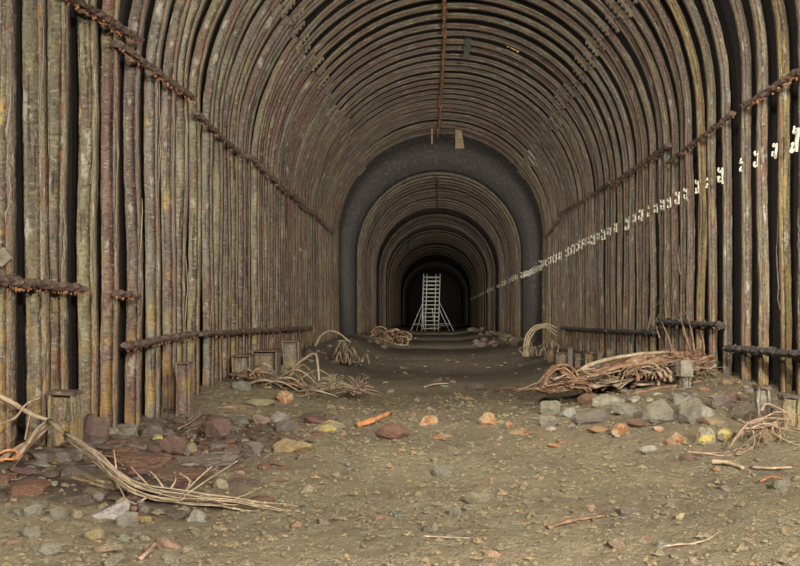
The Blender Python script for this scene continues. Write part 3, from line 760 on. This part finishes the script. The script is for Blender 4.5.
# ------------------------------------------------------------------ post stubs
def stub(px0, px1, py0, py1, label, head=False, mat=STEEL, tint='grey', d=None):
    cx = (px0 + px1) / 2
    g = ground(cx, py1) if d is None else W(cx, py1, d)
    lim_l, lim_r = XL + .28, XR - .26
    if g.x < lim_l: g = W(cx, py1, lim_l * F / (cx - VX))
    if g.x > lim_r: g = W(cx, py1, lim_r * F / (cx - VX))
    k = g.y / F; w = (px1 - px0) * k; h = (py1 - py0) * k
    gz = min(g.z, floor_z(g.x, g.y)); h += g.z - gz
    org = Vector((g.x, g.y, gz))
    root = empty('steel_stub', org, label, 'post stub', 'post stubs along the walls')
    bm = bmesh.new(); uvl = bm.loops.layers.uv.new('UVMap')
    for sx in (-1, 1): box(bm, (sx * (w / 2 - .012), 0, h / 2 - .05), (.024, w * .9, h + .1), None, .012, 2)
    box(bm, (0, 0, h / 2 - .05), (w - .03, .03, h + .1), None, .01, 2)
    for f in bm.faces:
        for lp in f.loops: lp[uvl].uv = (lp.vert.co.z, lp.vert.co.x + lp.vert.co.y)
    tinted(link_mesh('shaft', bm, mat, root, False), tint)
    bm = bmesh.new()
    if head: box(bm, (-.02, -.02, h + .03), (w * 1.35, w * 1.2, .22), Matrix.Rotation(.15, 3, 'Z'), .012, 2)
    else: box(bm, (0, 0, h + .005), (w * 1.08, w, .03), Matrix.Rotation(R.uniform(-.06, .06), 3, 'Y'), .014, 2)
    link_mesh('head' if head else 'cap_plate', bm, CONC if head else RUSTBAR, root, False)
    return root
stub(53, 78, 393, 438, 'thick olive steel post stub in front of the left ribs, behind the twisted root', tint='lime')
stub(178, 191, 363, 407, 'slim reddish post stub at the foot of the left wall', tint='red')
stub(234, 252, 356, 373, 'squat leaning post stub left of a broad one, mid left wall', tint='grey')
stub(254, 279, 352, 374, 'broad post stub behind the left root heap', tint='grey')
stub(284, 300, 342, 368, 'taller post stub right of the broad one behind the left root heap', tint='rosy')
stub(681, 690, 370, 389, 'post stub with square head standing in the right bark heap', True, tint='grey')
stub(755, 768, 389, 414, 'flat-topped post stub at right below the black crusted tie bar', tint='grey')
stub(781, 797, 397, 425, 'thick post stub close to the right picture edge', tint='olive')
for i, (a, b, t, bt) in enumerate([(547, 553, 350, 363), (556, 566, 354, 369), (568, 572, 348, 369), (575, 580, 355, 368), (585, 592, 353, 366), (597, 602, 352, 364), (606, 612, 351, 363)]):
    stub(a, b, t, bt, 'small dark post stub, %s from left in the row beyond the bark heap' % ordinal(i + 1), tint='dark')
# concrete pad at the pitted rib's foot
bm = bmesh.new(); box(bm, (0, 0, 0), (.24, .26, .2), None, .03, 2)
g = W(117, 436, 9.30); props(link_mesh('pad_stone', bm, CONC, None, False, (XL + .09, 9.34, floor_z(XL + .09, 9.34) + .03)), 'crumbly olive pad stone under the red-pitted rib on the left', 'pad stone')

# ------------------------------------------------------------------ roots
def GP(px, py, lift=0.0, base=None):
    """point over the floor: pixel of the ground below / or with depth of base"""
    if base is None:
        g = ground(px, py); g.z += lift; return g
    return W(px, py, base)
def jig(pts, a):
    return [p + Vector((R.uniform(-a, a), R.uniform(-a, a), R.uniform(-a, a) * .7)) for p in pts]
class Bundle:
    def __init__(s, name, org, label, cat, group=None):
        s.org = Vector(org); s.root = empty(name, s.org, label, cat, group)
    def strand(s, pts, r0, r1, mat=ROOT, n=22, flat=1, name='root_strand', rough=.25, twist=0, wig=.012, label=None, seg=7):
        bm = bmesh.new(); q = catmull(pts, n); sd = R.random() * 90
        q = [p + Vector((noise.noise(p * 3 + Vector((sd, 0, 0))), noise.noise(p * 3 + Vector((0, sd, 0))), noise.noise(p * 3 + Vector((0, 0, sd))))) * wig for p in q]
        q = [Vector((p.x, p.y, max(p.z, floor_z(p.x, p.y) + r1 * .3))) - s.org for p in q]
        tube(bm, q, r0, r1, seg, flat, twist, rough)
        o = link_mesh(name, bm, mat, s.root); 
        if label: o['label'] = label
        return o
    def fuzz(s, paths, r, mat=ROOT, name='fine_rootlets'):
        bm = bmesh.new()
        for pts in paths:
            q = catmull(pts, 8); q = [Vector((p.x, p.y, max(p.z, floor_z(p.x, p.y) + r * .5))) - s.org for p in q]
            tube(bm, q, r * R.uniform(.7, 1.2), r * .35, 4, 1, 0, 0)
        return props(link_mesh(name, bm, mat, s.root), kind='stuff')
# A: root bundle at the left picture edge
d0 = 6.75
b = Bundle('root_bundle', W(20, 470, d0 - .3), 'thick bundle of tan roots tied with orange twine at the left picture edge', 'roots', 'dry roots on the floor')
for i in range(12):
    o1, o2 = R.uniform(-8, 8), R.uniform(-6, 6)
    b.strand([W(-14, 482 + o1 * 1.2, 6.15 + R.uniform(-.1, .1)), W(14, 457 + o1, 6.35 + R.uniform(-.08, .08)), W(36, 434 + o2, 6.6), W(55 + R.uniform(-3, 3), 418 + o2 * .6, 6.95)], R.uniform(.012, .026), .008, R.choice([ROOT, ROOT, BARK, ROOTP]), 18)
b.strand([W(-10, 392, 6.5), W(12, 403, 6.6), W(32, 414, 6.75), W(53, 421, 6.9)], .032, .022, PALEWOOD, 18, .8)
b.strand([W(-10, 428, 6.3), W(14, 419, 6.5), W(26, 404, 6.6), W(40, 397, 6.7)], .014, .006, ROOTP)
b.strand([W(2, 470, 6.1), W(14, 476, 6.05), W(20, 486, 6.0), W(11, 491, 5.95)], .010, .004, ROOTP)
b.strand([W(4, 472, 6.0), W(1, 492, 5.9), W(6, 508, 5.75), W(8, 522, 5.6)], .012, .005, ROOTP)
b.strand([W(2, 478, 6.0), W(8, 502, 5.8), W(14, 512, 5.7), W(15, 522, 5.65)], .009, .004, ROOTP)
b.strand([W(25, 440, 6.6), W(30, 415, 6.7), W(33, 408, 6.75)], .008, .004, ROOTP)
bm = bmesh.new()
q = catmull([W(-2, 454, 6.2), W(8, 450, 6.22), W(17, 452, 6.3), W(15, 459, 6.2), W(4, 459, 6.1), W(-4, 463, 6.1)], 26)
tube(bm, [p - b.org for p in q],   .010, .010, 6); props(link_mesh('orange_twine', bm, TWINE, b.root), 'orange twine')
# B: long root spray running right over the debris
b = Bundle('root_spray', ground(150, 490), 'long frayed spray of tan roots trailing from the left post stub across the mud', 'roots', 'dry roots on the floor')
def dep(px): return interp([(50, 6.6), (75, 6.25), (105, 5.9), (140, 5.8), (190, 5.75), (310, 5.8)], px)
def pt(px, py, lift=0.0):
    return W(px, py, dep(px) + R.uniform(-.06, .06)) + Vector((0, 0, lift))
b.strand([W(50, 420, 6.75), W(78, 447, 6.2), W(104, 463, 5.95), W(124, 480, 5.82)], .026, .016, PALEWOOD, 24, .6, rough=.35)
for i in range(20):
    o = R.uniform(-5, 5); e = R.random()
    end = (R.uniform(165, 312), 0)[0]; ey = 494 + (end - 165) / 147 * 19 + R.uniform(-7, 4)
    b.strand([pt(66, 436 + o * .6), pt(96, 458 + o), pt(122, 480 + o), pt(150, 492 + o * 1.3), pt((150 + end) / 2 + 12, (492 + ey) / 2 + 3 + o), pt(end, ey)], R.uniform(.006, .012), .003, R.choice([ROOT, PALEWOOD, ROOT, ROOT]), 30, wig=.02)
for (x0, y0, x1, y1, x2, y2) in [(185, 496, 212, 478, 237, 463), (180, 494, 200, 478, 212, 470), (150, 488, 140, 478, 132, 470), (118, 478, 116, 466, 114, 452), (170, 490, 176, 480, 175, 474), (215, 502, 240, 498, 262, 490), (200, 504, 250, 512, 300, 514), (240, 504, 270, 508, 291, 518), (116, 480, 124, 497, 131, 507), (150, 495, 140, 503, 130, 508), (186, 492, 190, 482, 180, 475), (164, 488, 156, 478, 150, 474)]:
    b.strand([pt(x0, y0), pt(x1, y1, .01), pt(x2, y2, .02)], .009, .004, R.choice([ROOTP, ROOT]), 14)
# C: left root heap by the wall
b = Bundle('root_heap', ground(305, 392), 'heap of dry roots with a spiky tuft in front of the mid left stubs', 'roots', 'dry roots on the floor')
D1 = ground(310, 396).y
def qp(px, py, dd=0.0): return W(px, py, D1 + dd)
b.strand([qp(232, 374, .2), qp(252, 377), qp(280, 382, -.1), qp(308, 387, -.1)], .09, .045, BARK, 22, .5, 'bark_strip', .35)
b.strand([qp(292, 369, .5), qp(303, 360, .4), qp(315, 354, .3), qp(318, 366, .1), qp(319, 381, 0)], .034, .02, PALEWOOD, 24, .8)
for i in range(26):
    x0, y0 = R.uniform(232, 300), R.uniform(372, 392); x1 = x0 + R.uniform(15, 60)
    b.strand([qp(x0, y0, R.uniform(-.3, .5)), qp((x0 + x1) / 2, y0 - R.uniform(-4, 12), R.uniform(-.3, .4)), qp(x1, min(398, y0 + R.uniform(0, 14)), R.uniform(-.3, .3))], R.uniform(.012, .03), .006, R.choice([ROOT, ROOT, BARK, PALEWOOD]), 14)
for (cx, cy, rr, m) in ((312, 392, 20, ROOT), (357, 390, 24, ROOTP), (335, 384, 18, PALEWOOD)):
    paths = []
    for i in range(46):
        a = R.uniform(-.2, PI + .2); l = rr * R.uniform(.6, 1.15)
        ex, ey = cx + l * math.cos(a), cy - l * .75 * math.sin(a) + 4
        dd = R.uniform(-.35, .35)
        paths.append([qp(cx + R.uniform(-5, 5), cy + R.uniform(-2, 6), R.uniform(-.1, .1)), qp((cx + ex) / 2 + R.uniform(-3, 3), (cy + ey) / 2 - R.uniform(0, 3), dd * .6), qp(ex, ey, dd)])
    b.fuzz(paths, .011, m)
b2 = Bundle('root_arch', ground(345, 366), 'tangled roots with an arching pale root by the left end of the front ribs', 'roots', 'dry roots on the floor')
D2 = ground(345, 366).y
def q2(px, py, dd=0.0): return W(px, py, D2 + dd)
b2.strand([q2(315, 346), q2(321, 336), q2(329, 331), q2(340, 334), q2(351, 343)], .035, .02, PALEWOOD, 24)
for i in range(22):
    x0, y0 = R.uniform(335, 368), R.uniform(352, 366); a = R.uniform(.3, 2.8); l = R.uniform(8, 18)
    b2.strand([q2(x0, y0), q2(x0 + l * .5 * math.cos(a), y0 - l * .8, R.uniform(-.4, .4)), q2(x0 + l * math.cos(a), y0 - R.uniform(-4, 6), R.uniform(-.5, .5))], R.uniform(.02, .04), .01, R.choice([ROOT, PALEWOOD, BARK]), 12)
# D: the bark heap on the right
b = Bundle('bark_heap', ground(640, 392), 'big heap of brown bark strips and roots against the right ribs', 'bark heap', 'dry roots on the floor')
D3 = ground(620, 394).y
def q3(px, py, dd=0.0):
    d = D3 + dd + interp([(515, .9), (560, .5), (640, .1), (700, 0)], px); x = (px - VX) / F * d
    if x > XR - .2: d = (XR - .2) * F / (px - VX)
    return W(px, py, d)
# a mound of packed litter carries the strips
bm = rock_bm(2.1, .8, .62, 77, 4, 4)
for v in bm.verts: v.co += Vector((0, 0, .10 * noise.noise(v.co * 4)))
o = link_mesh('packed_litter', bm, BARK, b.root); o.location = q3(655, 384, .75) - b.org; o.rotation_euler = (0, -.18, .1); o.location.z = floor_z(o.location.x + b.org.x, o.location.y + b.org.y) - b.org.z + .08
b.strand([q3(573, 374, .2), q3(598, 362, .1), q3(632, 355, .05), q3(655, 353, .2), q3(676, 352, .3)], .045, .03, PALEWOOD, 26, .8, 'branch', .3, label='long pale branch')
b.strand([q3(634, 395, -.55), q3(660, 391, -.55), q3(684, 386, -.55), q3(702, 388, -.5), q3(722, 387, -.4)], .06, .03, BARK, 26, .45, 'plank', .3, label='curved brown plank along the front')
for i in range(46):
    x0 = R.uniform(545, 640); y0 = interp([(545, 386), (600, 384), (640, 380)], x0) + R.uniform(-8, 6)
    x1 = x0 + R.uniform(35, 85); y1 = interp([(560, 380), (620, 368), (680, 355), (730, 362)], x1) + R.uniform(-6, 18)
    b.strand([q3(x0, y0, R.uniform(-.35, .3)), q3((x0 + x1) / 2, (y0 + y1) / 2 - R.uniform(-5, 9), R.uniform(-.4, .3)), q3(x1, y1, R.uniform(-.3, .4))], R.uniform(.035, .11), .02, R.choice([BARK, BARK, BARK, ROOT]), 14, R.uniform(.14, .32), 'bark_strip', .3, R.uniform(-2, 2))
for i in range(18):                       # the rounded clump on the left
    a = i / 18 * PI; 
    b.strand([q3(542 + R.uniform(-3, 3), 388, R.uniform(-.3, .1)), q3(548 + 9 * R.random(), 368 + R.uniform(-2, 6), R.uniform(-.2, .3)), q3(566 + R.uniform(-6, 8), 367 + R.uniform(0, 10), R.uniform(-.2, .2)), q3(585 + R.uniform(-6, 10), 392 + R.uniform(-4, 3), R.uniform(-.4, .1))], R.uniform(.02, .04), .015, BARK, 16, .5, 'bark_strip', .3, R.uniform(-1, 1))
for i in range(8):                        # trailing tongue towards the middle of the floor
    b.strand([q3(575 + R.uniform(-8, 8), 388, -.2), q3(550, 389 + R.uniform(-3, 4), -.2), q3(522 + R.uniform(-14, 8), 387 + R.uniform(-3, 3), -.1)], .03, .012, BARK, 14, .5, 'bark_strip')
for i in range(14):                       # loops
    cx, cy = R.uniform(625, 668), R.uniform(376, 384); rx = R.uniform(10, 22); ry = R.uniform(9, 15)
    pts = [q3(cx + rx * math.cos(t), cy - ry * math.sin(t) * (1 if math.sin(t) > 0 else .5), R.uniform(-.5, -.25)) for t in [R.uniform(-.4, 0) + j * .55 for j in range(7)]]
    b.strand(pts, R.uniform(.016, .03), .010, R.choice([BARK, ROOT]), 22, .6, 'root_loop')
for i in range(20):                       # fan of splinters at the back right
    x0, y0 = R.uniform(672, 690), R.uniform(372, 384); a = R.uniform(.5, 2.6)
    b.strand([q3(x0, y0, R.uniform(-.1, .3)), q3(x0 + 11 * math.cos(a), y0 - 15, R.uniform(-.1, .3)), q3(x0 + 30 * math.cos(a), y0 - R.uniform(14, 30), R.uniform(-.2, .3))], R.uniform(.025, .05), .012, BARK, 10, .4, 'bark_strip', .3, 1)
for (x0, y0, x1, y1) in ((690, 352, 677, 308), (694, 352, 688, 318), (672, 350, 662, 322), (704, 356, 701, 330)):
    b.strand([q3(x0, y0, .1), q3((x0 + x1) / 2 + 1, (y0 + y1) / 2, .12), q3(x1, y1, .15)], .035, .008, BARK, 12, .5, 'splinter', .3)
paths = []
for i in range(60):
    x0 = R.uniform(530, 720); y0 = interp([(530, 388), (600, 378), (680, 362), (720, 378)], x0) + R.uniform(-4, 10)
    paths.append([q3(x0, y0, R.uniform(-.4, .2)), q3(x0 + R.uniform(-14, 14), y0 - R.uniform(0, 9), R.uniform(-.5, .2)), q3(x0 + R.uniform(-26, 26), y0 + R.uniform(-8, 6), R.uniform(-.5, .2))])
b.fuzz(paths, .010, ROOTP)
# thin vines on the wall above
b = Bundle('creeping_vine', on_right(655, 330, .12), 'thin curling vine clinging to the right ribs above the bark heap', 'vine')
for pts in ([(648, 332), (652, 312), (662, 300), (676, 296)], [(655, 330), (668, 318), (680, 322), (684, 336)], [(660, 338), (656, 322), (662, 310), (668, 300)], [(676, 330), (684, 312), (690, 322)]):
    b.strand([on_right(x, y, .12) for x, y in pts], .014, .005, ROOT, 16)
# E: arched root beyond
D4 = ground(540, 358).y
b = Bundle('root_arch', ground(540, 358), 'pale arching root with loose strands beside the right end of front ribs', 'roots', 'dry roots on the floor')
def q4(px, py, dd=0.0): return W(px, py, D4 + dd)
for j in range(3): b.strand([q4(524 + j * 2, 357), q4(525 + j * 2, 340 + j), q4(532 + j * 2, 328 + j), q4(546, 324 + j * 2), q4(557, 328 + j * 4)], .032, .018, PALEWOOD, 24)
for i in range(16):
    x0 = R.uniform(524, 560); b.strand([q4(x0, 356), q4(x0 + R.uniform(-6, 6), 346 + R.uniform(-6, 4), R.uniform(-.3, .3)), q4(x0 + R.uniform(-10, 12), 352 + R.uniform(-14, 4), R.uniform(-.4, .4))], R.uniform(.012, .022), .008, R.choice([ROOT, PALEWOOD]), 12)
# F: far brown tangle left of the scaffold
D5 = 38.5
b = Bundle('root_tangle', (W(390, 348, D5).x, D5, floor_z(W(390, 348, D5).x, D5)), 'brown tangle of curled roots on the floor before the far ribs', 'roots', 'dry roots on the floor')
for i in range(44):
    cx, cy = R.uniform(376, 404), R.uniform(334, 344); rx, ry = R.uniform(5, 11), R.uniform(4, 9); t0 = R.uniform(0, 6); dd = R.uniform(-.6, .6)
    b.strand([W(cx + rx * math.cos(t0 + j * .8), cy - ry * math.sin(t0 + j * .8), D5 + dd) for j in range(5)], R.uniform(.03, .06), .02, R.choice([BARK, BARK, ROOT]), 14)
# G: fibrous root at the right edge
b = Bundle('fine_root', ground(760, 440), 'pinkish fibrous root curling over stones near the right picture edge', 'roots', 'dry roots on the floor')
D6 = ground(765, 446).y
def q6(px, py, dd=0.0): return W(px, py, D6 + dd)
for pts in ([(744, 428), (752, 422), (768, 418), (790, 421)], [(748, 428), (765, 424), (784, 428), (800, 433)], [(752, 430), (753, 445), (747, 453), (738, 456)], [(778, 420), (776, 432), (788, 440), (805, 446)], [(745, 428), (736, 440), (730, 447)],
            [(762, 412), (768, 405), (784, 412), (792, 424)], [(744, 426), (760, 420), (775, 413), (800, 416)], [(690, 452), (712, 453), (735, 456), (752, 446)], [(742, 430), (760, 428), (778, 423)], [(775, 424), (782, 434), (781, 442)]):
    for j in range(2): b.strand(jig([q6(x, y, -.1 * j) for x, y in pts], .02), .009, .004, ROOTP, 18)
paths = []
for i in range(24):
    x0, y0 = R.uniform(742, 780), R.uniform(420, 432); paths.append([q6(x0, y0), q6(x0 + R.uniform(-12, 14), y0 + R.uniform(-8, 10), R.uniform(-.1, .1)), q6(x0 + R.uniform(-20, 26), y0 + R.uniform(-6, 22), R.uniform(-.2, .1))])
b.fuzz(paths, .006, ROOTP)
# sticks and twigs in the mud
def stick(pts, r, mat, label, name='stick', flat=.7):
    q = [ground(x, y) + Vector((0, 0, r * .6 + l)) for x, y, l in pts]; org = q[0].lerp(q[-1], .5)
    bm = bmesh.new(); tube(bm, [p - org for p in catmull(q, 12)], r, r * .6, 7, flat, 0, .35)
    props(link_mesh(name, bm, mat, None, True, org), label, 'stick', 'sticks lying in the mud')
stick([(357, 430, 0), (372, 426, .03), (391, 421, .08)], .045, mat_simple('orange_stick', (.28, .12, .045), (.18, .075, .03), (.34, .22, .09), 7), 'thick orange stick leaning on the rust-brown block', flat=1)
stick([(713, 466, 0), (728, 467, .01), (744, 471, 0)], .035, ROOT, 'flat purplish-brown lath half sunk at right')
stick([(752, 471, 0), (772, 472, .01), (792, 470, 0)], .022, ROOT, 'thin lath right of the flat purplish-brown one')
stick([(403, 538, 0), (430, 539, .01), (470, 540, 0)], .010, ROOT, 'thin straight twig below the pointed grey stone')
stick([(548, 531, 0), (572, 525, .01), (604, 519, 0)], .022, BARK, 'brown bent stick at the bottom centre right')
stick([(663, 549, .01), (680, 547, .01), (696, 545, 0)], .010, ROOT, 'thin twig beside the small bluish pointed stone')
stick([(690, 545, 0), (708, 540, 0), (728, 528, 0)], .009, ROOT, 'thin twig right of the one by the bluish stone')
stick([(140, 562, 0), (150, 554, .01), (158, 545, 0)], .018, ROOTP, 'short pinkish stick near the bottom left')
stick([(424, 388, 0), (436, 387, .03), (449, 386, .02)], .03, PALEWOOD, 'pale stick far out on the mid floor')
stick([(178, 434, .03), (190, 429, .06), (203, 422, .1)], .012, ROOT, 'straight twig poking up left of the maroon upright rock')
stick([(760, 487, .03), (772, 484, .05), (783, 484, .02)], .012, ORANGE, 'rusty wire-like twig by the rounded right-edge stone')
stick([(485, 395, 0), (505, 390, .02), (530, 391, .02)], .03, BARK, 'brown bark stick pointing away from the bark heap')
stick([(100, 405 + 60, .05), (112, 466, .06), (124, 470, .02)], .016, BARK, 'brown stick on the left rust debris')

# ------------------------------------------------------------------ light: photographer's lamps, plus added fill spots along the bore
def spot(loc, target, power, size=2.6, blend=.8, radius=.35, color=(1, .95, .86)):
    ld = bpy.data.lights.new('torch_and_fill', 'SPOT'); ld.energy = power; ld.spot_size = size; ld.spot_blend = blend; ld.shadow_soft_size = radius; ld.color = color
    o = bpy.data.objects.new('torch_and_fill', ld); col.objects.link(o); o.location = loc
    o.rotation_euler = (Vector(target) - Vector(loc)).to_track_quat('-Z', 'Y').to_euler(); return o
spot((2.4, -3.2, 3.4), (-.6, 14, 2.2), 4900, 2.4, .6, .2)
spot((-2.0, -3.0, 4.0), (2.5, 14, 2.6), 2700, 2.4, .6, .3)
spot((2.9, .6, 3.0), (-.4, 8.5, 0), 2700, 1.9, .8, .12)
spot((1.6, 5.5, 4.6), (.2, 15, 0), 1800, 2.3, .9, .3)  # unseen overhead spot, added to fill the floor between near and far
spot((.9, 7.5, 2.3), (.3, 18, 5.6), 900, 2.5, .9, .25)
spot((-.3, 13.0, 2.3), (.3, 24, 5.6), 800, 2.5, .9, .25)
spot((.6, 18.5, 2.3), (.3, 29, 5.6), 800, 2.5, .9, .25)
spot((.2, 24.0, 2.3), (.3, 34, 5.6), 700, 2.5, .9, .25)
spot((.6, 21.0, 4.4), (.4, 33, 0), 700, 1.9, .9, .3)  # unseen spot added to brighten the farther floor
spot((.3, 33.0, 3.0), (.3, 46, 5.0), 1300, 2.6, .9, .4)
spot((.3, 44.0, 3.0), (.3, 58, 4.6), 800, 2.6, .9, .4)
spot((.3, 56.0, 3.0), (.3, 72, 3.6), 800, 2.5, .9, .4)
spot((.9, 56.0, 2.2), (0, 70, 2.8), 1300, .42, .9, .2)  # narrow beam added only to brighten the scaffold tower
spot((.3, 100.0, 2.2), (.3, 132, 3.5), 900, 1.6, .9, .5)  # added fill that lifts the black end of the tunnel
w = bpy.data.worlds.new('dark'); scene.world = w; w.use_nodes = True
w.node_tree.nodes['Background'].inputs[0].default_value = (.9, .95, 1, 1); w.node_tree.nodes['Background'].inputs[1].default_value = .02

# ------------------------------------------------------------------ camera
cd = bpy.data.cameras.new('camera'); cd.sensor_width = 36; cd.lens = 36; cd.clip_end = 400; cd.clip_start = .05
cd.shift_x = (400 - VX) / 800; cd.shift_y = (VY - 283) / 800
cam = bpy.data.objects.new('camera', cd); col.objects.link(cam); cam.location = (0, 0, EYE); cam.rotation_euler = (PI / 2, 0, 0)
scene.camera = cam
vs = scene.view_settings
vs.view_transform = 'Standard'; vs.look = 'None'; vs.exposure = 0.54; vs.gamma = 1.0; vs.use_curve_mapping = False
